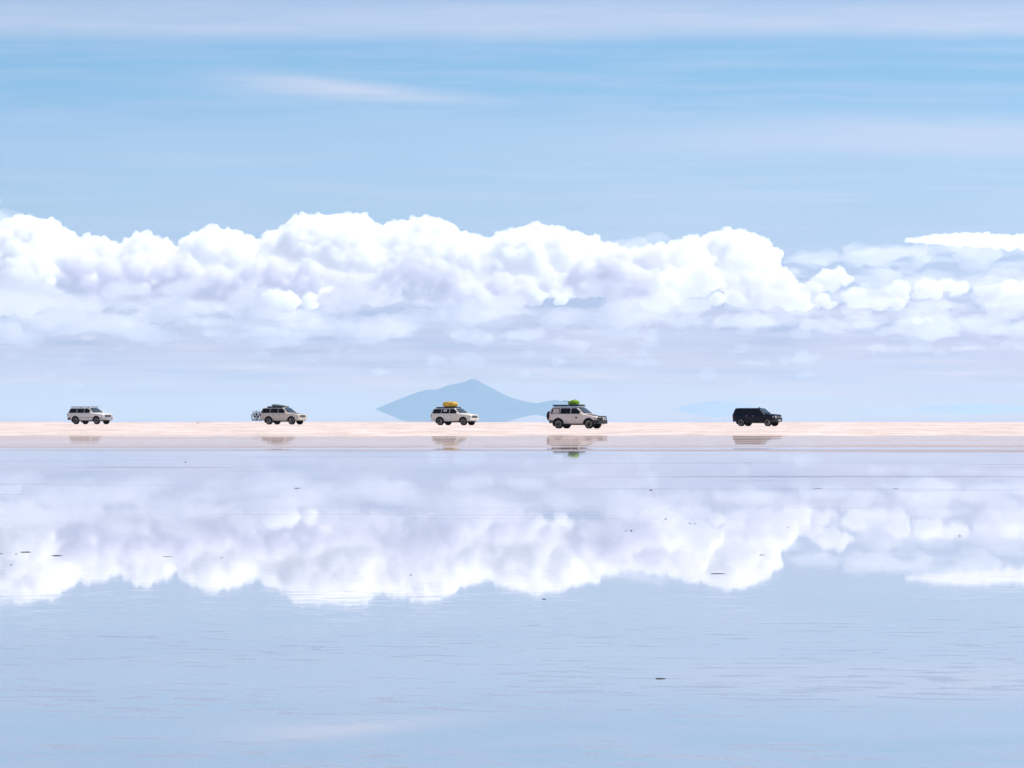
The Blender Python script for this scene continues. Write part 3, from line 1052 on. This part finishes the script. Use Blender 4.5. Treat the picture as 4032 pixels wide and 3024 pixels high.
def make_bicycle(label, frame_m):
    """length along local x, wheels of 0.34 m, origin on the ground between the wheels"""
    root = empty('bicycle', (0, 0, 0))
    tag(root, label, 'bicycle', 'bicycles on the carrier')
    R = 0.345
    for x in (-0.53, 0.53):
        b = bmesh.new()
        tube(b, [(R * math.cos(2 * math.pi * k / 32), 0, R * math.sin(2 * math.pi * k / 32)) for k in range(32)], 0.034, 8, True)
        wh = mesh_obj('wheel', b, M['rubber'], root)
        wh.location = (x, 0, R + 0.028)
        b = bmesh.new()
        tube(b, [((R - 0.03) * math.cos(2 * math.pi * k / 32), 0, (R - 0.03) * math.sin(2 * math.pi * k / 32)) for k in range(32)], 0.011, 6, True)
        lathe_y(b, [(0.022, -0.05), (0.022, 0.05)], 12)
        mesh_obj('rim', b, M['bikegrey'], wh)
        b = bmesh.new()
        for k in range(20):
            a = 2 * math.pi * k / 20
            tube(b, [(0.02 * math.cos(a + 0.6), 0.03 * (-1) ** k, 0.02 * math.sin(a + 0.6)), ((R - 0.035) * math.cos(a), 0, (R - 0.035) * math.sin(a))], 0.0022, 4)
        mesh_obj('spokes', b, M['bikegrey'], wh)
    b = bmesh.new()
    zc = R + 0.028
    bb, st, hd, hl_, ra = (-0.10, 0, 0.30), (-0.24, 0, 0.80), (0.33, 0, 0.86), (0.36, 0, 0.72), (-0.53, 0, zc)
    for p, q2, r_ in ((bb, st, 0.030), (bb, hl_, 0.038), (st, hd, 0.030), (hd, hl_, 0.034)):
        tube(b, [p, q2], r_)
    for s in (-1, 1):
        tube(b, [(bb[0], s * 0.03, bb[2]), (ra[0], s * 0.06, ra[2])], 0.012)
        tube(b, [(st[0], s * 0.02, st[2] - 0.05), (ra[0], s * 0.06, ra[2])], 0.011)
        tube(b, [(0.37, s * 0.045, 0.70), (0.53, s * 0.055, zc)], 0.018)
    mesh_obj('frame', b, frame_m, root)
    b = bmesh.new()
    tube(b, [(-0.24, 0, 0.78), (-0.275, 0, 0.94)], 0.014)
    tube(b, [(-0.42, 0, 0.965), (-0.30, 0, 0.96), (-0.14, 0, 0.955)], 0.035)
    mesh_obj('saddle', b, M['black'], root)
    b = bmesh.new()
    tube(b, [(0.32, 0, 0.84), (0.30, 0, 0.97)], 0.016)
    tube(b, [(0.24, -0.32, 0.99), (0.31, -0.1, 0.985), (0.33, 0, 0.98), (0.31, 0.1, 0.985), (0.24, 0.32, 0.99)], 0.016)
    mesh_obj('handlebar', b, M['black'], root)
    b = bmesh.new()
    lathe_y(b, [(0.09, 0.045), (0.09, 0.052)], 24)
    tube(b, [(0, 0.06, 0), (0.12, 0.06, -0.12)], 0.011)
    tube(b, [(0, -0.06, 0), (-0.12, -0.06, 0.12)], 0.011)
    box(b, 0.08, 0.17, 0.07, 0.15, -0.14, -0.115)
    box(b, -0.17, -0.08, -0.15, -0.07, 0.115, 0.14)
    mesh_obj('crankset', b, M['bikegrey'], root).location = bb
    return root


bk = make_bicycle('grey bicycle on the outer rail of the carrier', M['bikegrey'])
ride(bk, car_bikes, -3.22, -0.80, 0.452, math.radians(-90 + 6))
bk = make_bicycle('dark red bicycle held next to the tailgate', M['bikered'])
ride(bk, car_bikes, -2.90, -0.70, 0.452, math.radians(90 + 4))


# ---------------------------------------------------------------- clods of salt mud standing out of the water
def clod(px, py, w, h, label, seed, dark='midsalt'):
    p = at_ground(px, py)
    k = p.y / F
    bm = bmesh.new()
    bmesh.ops.create_icosphere(bm, subdivisions=3, radius=1.0)
    hw, hh = w * k / 2, max(0.005, h * k * 0.5)
    for v in bm.verts:
        c = v.co.copy()
        f = 1 + 0.45 * noise.fractal(c * 1.6 + Vector((seed * 3.1, 0, seed)), 1.0, 2.0, 4)
        v.co = Vector((c.x * hw * f, c.y * hw * 0.7 * f, c.z * hh * f))
    o = mesh_obj('salt_clod', bm, M[dark], None, True)
    o.location = p
    return tag(o, label, 'clod', 'dark clods in the shallow water')


CLODS = [
    (2600, 2673, 43, 5, 'long flat dark clod alone in the blue foreground water'),
    (2142, 2360, 14, 4, 'small dark clod just beneath the mirrored edge of the middle white cloud'),
    (1618, 2264, 9, 3, 'tiny dark clod inside the mirrored white cloud, left of centre'),
    (1170, 1923, 20, 4, 'greyish flat clod in pale water below the cream car with bicycles'),
    (2486, 2090, 10, 5, 'dark round clod beside a lighter flat one, right of centre'),
    (2465, 2091, 12, 2.5, 'pale flat clod touching the left of a dark round one'),
    (2621, 2044, 8, 4.5, 'lone dark pebble-like clod at the upper left of a bright mirrored cloud'),
    (2716, 2061, 13, 2.5, 'thin flat clod, left one of a close pair'),
    (2736, 2062, 12, 2.2, 'thin flat clod, right one of a close pair'),
    (3104, 2077, 8, 3, 'tiny grey clod below the dark navy car'),
    (3779, 2110, 7, 5, 'round dark clod farthest to the right'),
    (100, 2174, 42, 4.5, 'long dark clod, upper one of two near the left edge'),
    (222, 2188, 46, 4.5, 'long dark clod, lower and right one of two near the left edge'),
    (64, 2181, 10, 3, 'small dark speck of mud left of the two long clods'),
    (45, 2225, 10, 3, 'small speck of mud lowest near the left edge'),
    (4, 2180, 16, 3.5, 'dark clod cut by the left edge of the picture'),
    (2830, 2259, 52, 3, 'long thin clod under the mirrored cloud tower at right'),
    (3000, 2185, 18, 3.5, 'flat dark clod in the mirrored cloud at right'),
    (2563, 1930, 12, 4.5, 'dark clod in pale water, right of the bull bar car reflection'),
    (660, 2192, 40, 3, 'faint flat clod in lavender water at left'),
    (874, 2196, 14, 3, 'faint short clod at the rim of the mirrored white cloud'),
    (730, 1820, 7, 4, 'tiny dark clod in pale water between the two left cars'),
    (3527, 1925, 22, 3, 'grey flat clod in pale water at right, larger of two in a row'),
    (3222, 1924, 30, 2.5, 'grey thin clod in pale water at right, left of the larger one'),
]
for i, (px, py, wd, ht, lb) in enumerate(CLODS):
    clod(px, py, wd, ht, lb, i + 1.0, 'greysalt' if any(k in lb for k in ('grey', 'faint', 'pale flat', 'thin flat')) else 'salt' if i in (0, 1, 4, 11, 12) else 'midsalt')
p = at_ground(778, 1667.5)
o = clod(778, 1667.5, 8, 5, 'small dark lump on the far rim of the salt between the two left cars', 40.0)
o.location.z = max(0.0, salt_height(p.x, p.y))
o['group'] = 'lumps on the salt'


# ---------------------------------------------------------------- clouds: closed bodies of scattering droplets, some tinted to look shaded
def cloud_material(name, density, shade_absorb=0.0, g=0.0):
    m, n = material(name)
    v = n.n('ShaderNodeVolumeScatter')
    v.inputs['Density'].default_value = density
    v.inputs['Anisotropy'].default_value = g
    if shade_absorb:
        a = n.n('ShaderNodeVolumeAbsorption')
        a.inputs['Color'].default_value = (0.06, 0.0, 0.35, 1)  # lavender absorption tint stands in for shade on the cloud
        a.inputs['Density'].default_value = density * shade_absorb
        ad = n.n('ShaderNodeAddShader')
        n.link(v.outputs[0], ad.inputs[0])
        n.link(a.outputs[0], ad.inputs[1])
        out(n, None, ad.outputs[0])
    else:
        out(n, None, v.outputs[0])
    return m


def unit_ico(sub):
    bm = bmesh.new()
    bmesh.ops.create_icosphere(bm, subdivisions=sub, radius=1.0)
    bm.verts.ensure_lookup_table()
    v = np.array([p.co[:] for p in bm.verts], dtype=np.float32)
    f = np.array([[q.index for q in t.verts] for t in bm.faces], dtype=np.int32)
    bm.free()
    return v, f


ICO = {k: unit_ico(k) for k in (1, 2, 3)}


def spheres_mesh(name, cs, rs, flat, wide=1.0):
    vs, fs, off = [], [], 0
    for c, r, fl in zip(cs, rs, flat):
        v, f = ICO[3 if r > 90 else 2 if r > 30 else 1]
        vs.append(v * np.array((r * wide, r, r * fl), np.float32) + c.astype(np.float32))
        fs.append(f + off)
        off += len(v)
    v = np.concatenate(vs)
    f = np.concatenate(fs)
    me = bpy.data.meshes.new(name)
    me.vertices.add(len(v))
    me.vertices.foreach_set('co', v.ravel())
    me.loops.add(f.size)
    me.loops.foreach_set('vertex_index', f.ravel().astype(np.int32))
    me.polygons.add(len(f))
    me.polygons.foreach_set('loop_start', np.arange(0, f.size, 3, dtype=np.int32))
    me.polygons.foreach_set('loop_total', np.full(len(f), 3, dtype=np.int32))
    me.update()
    me.validate()
    return me


def cloud_body(name, blobs, d, mat, seed, label, voxel=9.0, depth=250.0, kids=(12, 8, 5), bumps=((120, 26), (40, 14)), up=0.4, shrink=(0.5, 0.5, 0.5), wide=1.0, tail=()):
    """blobs: (px, py, r[, flat[, ydepth]]) in 2212-wide picture units, swelled into cauliflower heads"""
    rnd = np.random.default_rng(seed)
    S = 1.8228 * d / F
    origin = at_depth(2016, 1000, d)
    cs, rs, fl = [], [], []
    for b in blobs:
        bx, by, r = b[:3]
        flat = b[3] if len(b) > 3 else 0.85
        c = np.array((at_depth(bx * 1.8228, by * 1.8228, d) - origin)[:])
        c[1] += rnd.uniform(-1, 1) * depth + (b[4] if len(b) > 4 else 0.0)
        gen = [(c, r * S, None)]
        cs.append(c); rs.append(r * S); fl.append(flat)
        for k, nk in enumerate(kids):
            nxt = []
            for (c0, R0, dir0) in gen:
                for _ in range(nk):
                    v = rnd.normal(0, 1, 3)
                    v[2] += up
                    v /= np.linalg.norm(v)
                    if dir0 is not None:
                        v = v + dir0 * 0.7
                        v /= np.linalg.norm(v)
                    R1 = R0 * shrink[k] * rnd.uniform(0.6, 1.15)
                    if R1 < voxel * 0.8:
                        continue
                    c1 = c0 + v * np.array((wide, 1, flat)) * R0 * rnd.uniform(0.72, 0.98)
                    nxt.append((c1, R1, v))
                    cs.append(c1); rs.append(R1); fl.append(0.5 + flat * 0.5)
            gen = nxt
    me = spheres_mesh(name, cs, rs, fl, wide)
    o = bpy.data.objects.new(name, me)
    COL.objects.link(o)
    o.location = origin
    r = o.modifiers.new('remesh', 'REMESH')
    r.mode = 'VOXEL'
    r.voxel_size = voxel
    for size, st in bumps:
        t = bpy.data.textures.new('billow', 'CLOUDS')
        t.noise_scale = size
        t.noise_depth = 2
        dm = o.modifiers.new('billow', 'DISPLACE')
        dm.texture = t
        dm.strength = st
        dm.mid_level = 0.5
    r = o.modifiers.new('remesh', 'REMESH')            # weld the folds again into one clean skin
    r.mode = 'VOXEL'
    r.voxel_size = voxel
    dg = bpy.context.evaluated_depsgraph_get()
    new = bpy.data.meshes.new_from_object(o.evaluated_get(dg))
    o.modifiers.clear()
    o.data = new
    bpy.data.meshes.remove(me)
    new.materials.clear()
    new.materials.append(mat)
    new.name = name
    print(name, len(cs), 'spheres', len(new.polygons), 'faces')
    return tag(o, label, None, None, 'stuff')


DC = 88000.0
KC = DC / 42000.0
dense = cloud_material('cumulus_droplets', 0.030 / KC)
shade_thin = cloud_material('soft_shade_tinted_droplets', 0.0042 / KC, 0.08)  # thin layer with the same shade tint in its absorption
grey = cloud_material('shade_tinted_droplets', 0.024 / KC, 0.055)  # front layer, its shade put in by absorption
thin = cloud_material('thin_cloud_droplets', 0.0028 / KC)

# top line of the bank in picture units, filled downwards with heads
rn = random.Random(11)
TOP = [(-420, 600), (-300, 540), (-200, 500), (-100, 480), (-30, 500), (0, 492), (25, 470), (45, 455), (70, 468), (110, 472), (140, 495), (160, 525), (180, 512), (205, 505), (235, 520), (262, 530), (290, 500), (325, 502), (345, 515), (375, 540),
       (400, 530), (425, 500), (455, 487), (490, 490), (520, 505), (550, 515), (575, 520), (590, 500), (620, 480), (650, 460), (690, 460), (730, 458), (770, 456), (795, 470), (810, 484), (845, 480), (880, 470), (905, 464), (940, 464), (970, 478), (990, 498),
       (1025, 505), (1055, 515), (1075, 512), (1100, 498), (1130, 482), (1165, 480), (1200, 488), (1240, 500), (1270, 505), (1300, 520), (1350, 535), (1400, 530), (1440, 525), (1480, 512), (1510, 505), (1540, 512), (1555, 492), (1590, 492), (1628, 500), (1648, 536), (1670, 562), (1695, 592), (1725, 620), (1750, 640)]
BOT = [(-420, 660), (0, 640), (90, 625), (140, 590), (170, 555), (375, 565), (400, 570), (430, 570), (550, 580), (580, 550), (668, 575), (727, 585), (807, 605), (850, 585), (906, 570), (944, 570), (1010, 590), (1099, 610), (1123, 600), (1210, 595), (1300, 570), (1350, 560), (1400, 560), (1530, 560), (1560, 580), (1600, 590), (1660, 600), (1745, 640)]


def fill(x0, x1, y0, y1, num, r0, r1, dy, flat=0.85):
    return [(rn.uniform(x0, x1), rn.uniform(y0, y1), rn.uniform(r0, r1), flat, dy) for _ in range(num)]


bank = []
for k in range(-400, 1700, 22):                     # deep hearts of the bank, behind the heads
    t, bt = pw(TOP, k), pw(BOT, k)
    for q in range(int(t) + 44, int(bt) + 25, 24):
        bank.append((k + rn.uniform(-6, 6), q, 34, 0.85, 1100 - (q - t) * 1.8228 * DC / F * 1.1))
bank += fill(1560, 1630, 525, 580, 12, 20, 28, 350) + fill(1640, 1680, 590, 605, 4, 12, 16, 300) + fill(1480, 1560, 535, 580, 8, 18, 26, 300)
x = -400.0
while x < 1740:
    t, bt = pw(TOP, x), pw(BOT, x) - 38
    r = rn.uniform(13, 24)
    bank.append((x, t + r * 1.15, r, 0.95, rn.uniform(-60, 60)))
    y = t + r * 1.4
    while y < bt:
        r2 = rn.uniform(22, 38)
        bank.append((x + rn.uniform(-12, 12), y + r2 * 0.8, r2, 0.85, -(y - t) * 1.8228 * DC / F * 1.1))
        y += r2 * 0.8
    x += r * 0.95
# separate bright heads lower down and to the right
heads = fill(1590, 1640, 600, 618, 5, 9, 15, -2600, 0.8)
bank += fill(1385, 1500, 600, 650, 14, 20, 32, -900) + fill(1470, 1550, 575, 620, 6, 18, 28, -800) + fill(1555, 1640, 535, 590, 14, 16, 24, -200) + fill(1650, 1700, 590, 625, 7, 10, 16, -400)
heads += fill(1755, 1820, 590, 618, 7, 14, 24, -700) + fill(1825, 1880, 640, 660, 5, 12, 20, -700) + fill(1915, 1985, 622, 645, 8, 10, 17, -700) + fill(1990, 2085, 615, 645, 9, 12, 18, -700)
heads += fill(2165, 2300, 610, 645, 12, 14, 24, -700) + fill(1975, 2040, 690, 700, 4, 7, 12, -500, 0.6)
heads += [(x_, 521 - 3 * math.sin((x_ - 1940) / 60), 6 + 12 * min(1.0, (x_ - 1955) / 110), 0.75, 0) for x_ in range(1960, 2440, 9)]
heads += fill(585, 690, 645, 672, 16, 11, 18, -3300, 0.7) + fill(1150, 1235, 640, 660, 7, 9, 15, -3600, 0.7) + fill(300, 365, 535, 550, 4, 9, 15, -900)
cloud_body('cumulus_clouds', bank, DC, dense, 3, 'bank of bright white cumulus heaped above the horizon', voxel=6.0 * KC, depth=60, kids=(9, 6, 4), bumps=((130 * KC, 15 * KC), (45 * KC, 12 * KC), (20 * KC, 9 * KC)))
cloud_body('bright_puffs', heads, DC, dense, 4, 'small bright cloud heads and a flat white cloud right of the bank', voxel=4.0 * KC, depth=60, kids=(10, 7, 4), bumps=((60 * KC, 12 * KC), (24 * KC, 8 * KC), (10 * KC, 4 * KC)))

front = fill(-320, 30, 632, 668, 12, 18, 32, -1900, 0.7) + fill(165, 420, 578, 650, 36, 19, 34, -1900, 0.75) + fill(420, 600, 592, 655, 22, 18, 32, -1900, 0.75)
front += [(x_, 594 + 8 * math.sin(x_ * 0.09), rn.uniform(14, 19), 0.9, -2300) for x_ in range(590, 690, 14)] + [(x_, 602 + (x_ - 690) * 0.10, rn.uniform(12, 17), 0.9, -2300) for x_ in range(690, 830, 13)]
front += fill(580, 820, 618, 655, 22, 17, 28, -2200, 0.75)
front += [q + (0.9, -2700) for q in [(852, 592, 15), (872, 580, 16), (895, 572, 17), (918, 572, 16), (942, 578, 16), (962, 590, 17), (984, 600, 17), (1006, 612, 17), (1030, 628, 16), (838, 606, 18), (815, 622, 18), (890, 600, 24), (930, 605, 24), (970, 625, 24), (1000, 640, 22), (860, 622, 22), (900, 640, 24), (950, 645, 24), (1040, 645, 20)]]
front += fill(1040, 1140, 612, 655, 12, 17, 28, -2100, 0.75) + fill(1240, 1390, 585, 650, 22, 17, 30, -2100, 0.75) + fill(1130, 1260, 608, 650, 12, 16, 26, -2100, 0.7)
front += fill(1560, 1780, 605, 655, 20, 15, 24, -1500, 0.7) + fill(1390, 1780, 645, 665, 16, 15, 24, -2100, 0.6) + fill(1320, 1460, 545, 590, 12, 14, 22, -1500, 0.7) + fill(1560, 1700, 622, 655, 9, 14, 22, -1800, 0.7)
front += fill(2085, 2160, 628, 655, 7, 13, 19, -1500, 0.7) + fill(1870, 1960, 650, 668, 6, 13, 19, -1500, 0.6)
cloud_body('shade_tinted_clouds', front, DC, grey, 5, 'clouds tinted grey lavender for shade, lying in front of the white bank', voxel=6.5 * KC, depth=150, kids=(8, 5, 3), bumps=((130 * KC, 22 * KC), (45 * KC, 14 * KC), (18 * KC, 7 * KC)))

soft = fill(-320, 620, 640, 735, 50, 20, 40, -2500, 0.45) + fill(600, 1420, 645, 730, 46, 20, 38, -2500, 0.45) + fill(1400, 2450, 645, 725, 50, 18, 34, -2400, 0.45) + fill(-300, 2400, 600, 640, 30, 18, 30, -2600, 0.5)
cloud_body('soft_shade_tinted_clouds', soft, DC, shade_thin, 6, 'soft undersides of the clouds, tinted grey for shade, dissolving into haze', voxel=8.0 * KC, depth=400, kids=(7, 5, 3), bumps=((240 * KC, 90 * KC), (80 * KC, 40 * KC), (28 * KC, 16 * KC)), up=0.0, wide=1.7)

low = fill(-300, 2500, 665, 720, 80, 12, 26, -2600, 0.5) + fill(-300, 2500, 700, 790, 90, 7, 16, -2900, 0.5) + fill(900, 2400, 735, 768, 34, 7, 14, -3200, 0.6) + fill(-200, 2300, 760, 850, 30, 7, 13, -3300, 0.4)
low += fill(1260, 1560, 520, 560, 14, 14, 24, -900, 0.6) + fill(1690, 2420, 535, 665, 66, 18, 36, -600, 0.42) + fill(-60, 10, 440, 480, 6, 12, 20, 200)
cloud_body('low_clouds', low, DC, thin, 8, 'thin pale cloud layers under the cumulus bank', voxel=8.0 * KC, depth=500, kids=(7, 5, 3), bumps=((300 * KC, 120 * KC), (90 * KC, 50 * KC), (30 * KC, 20 * KC)), up=0.0, wide=1.8)
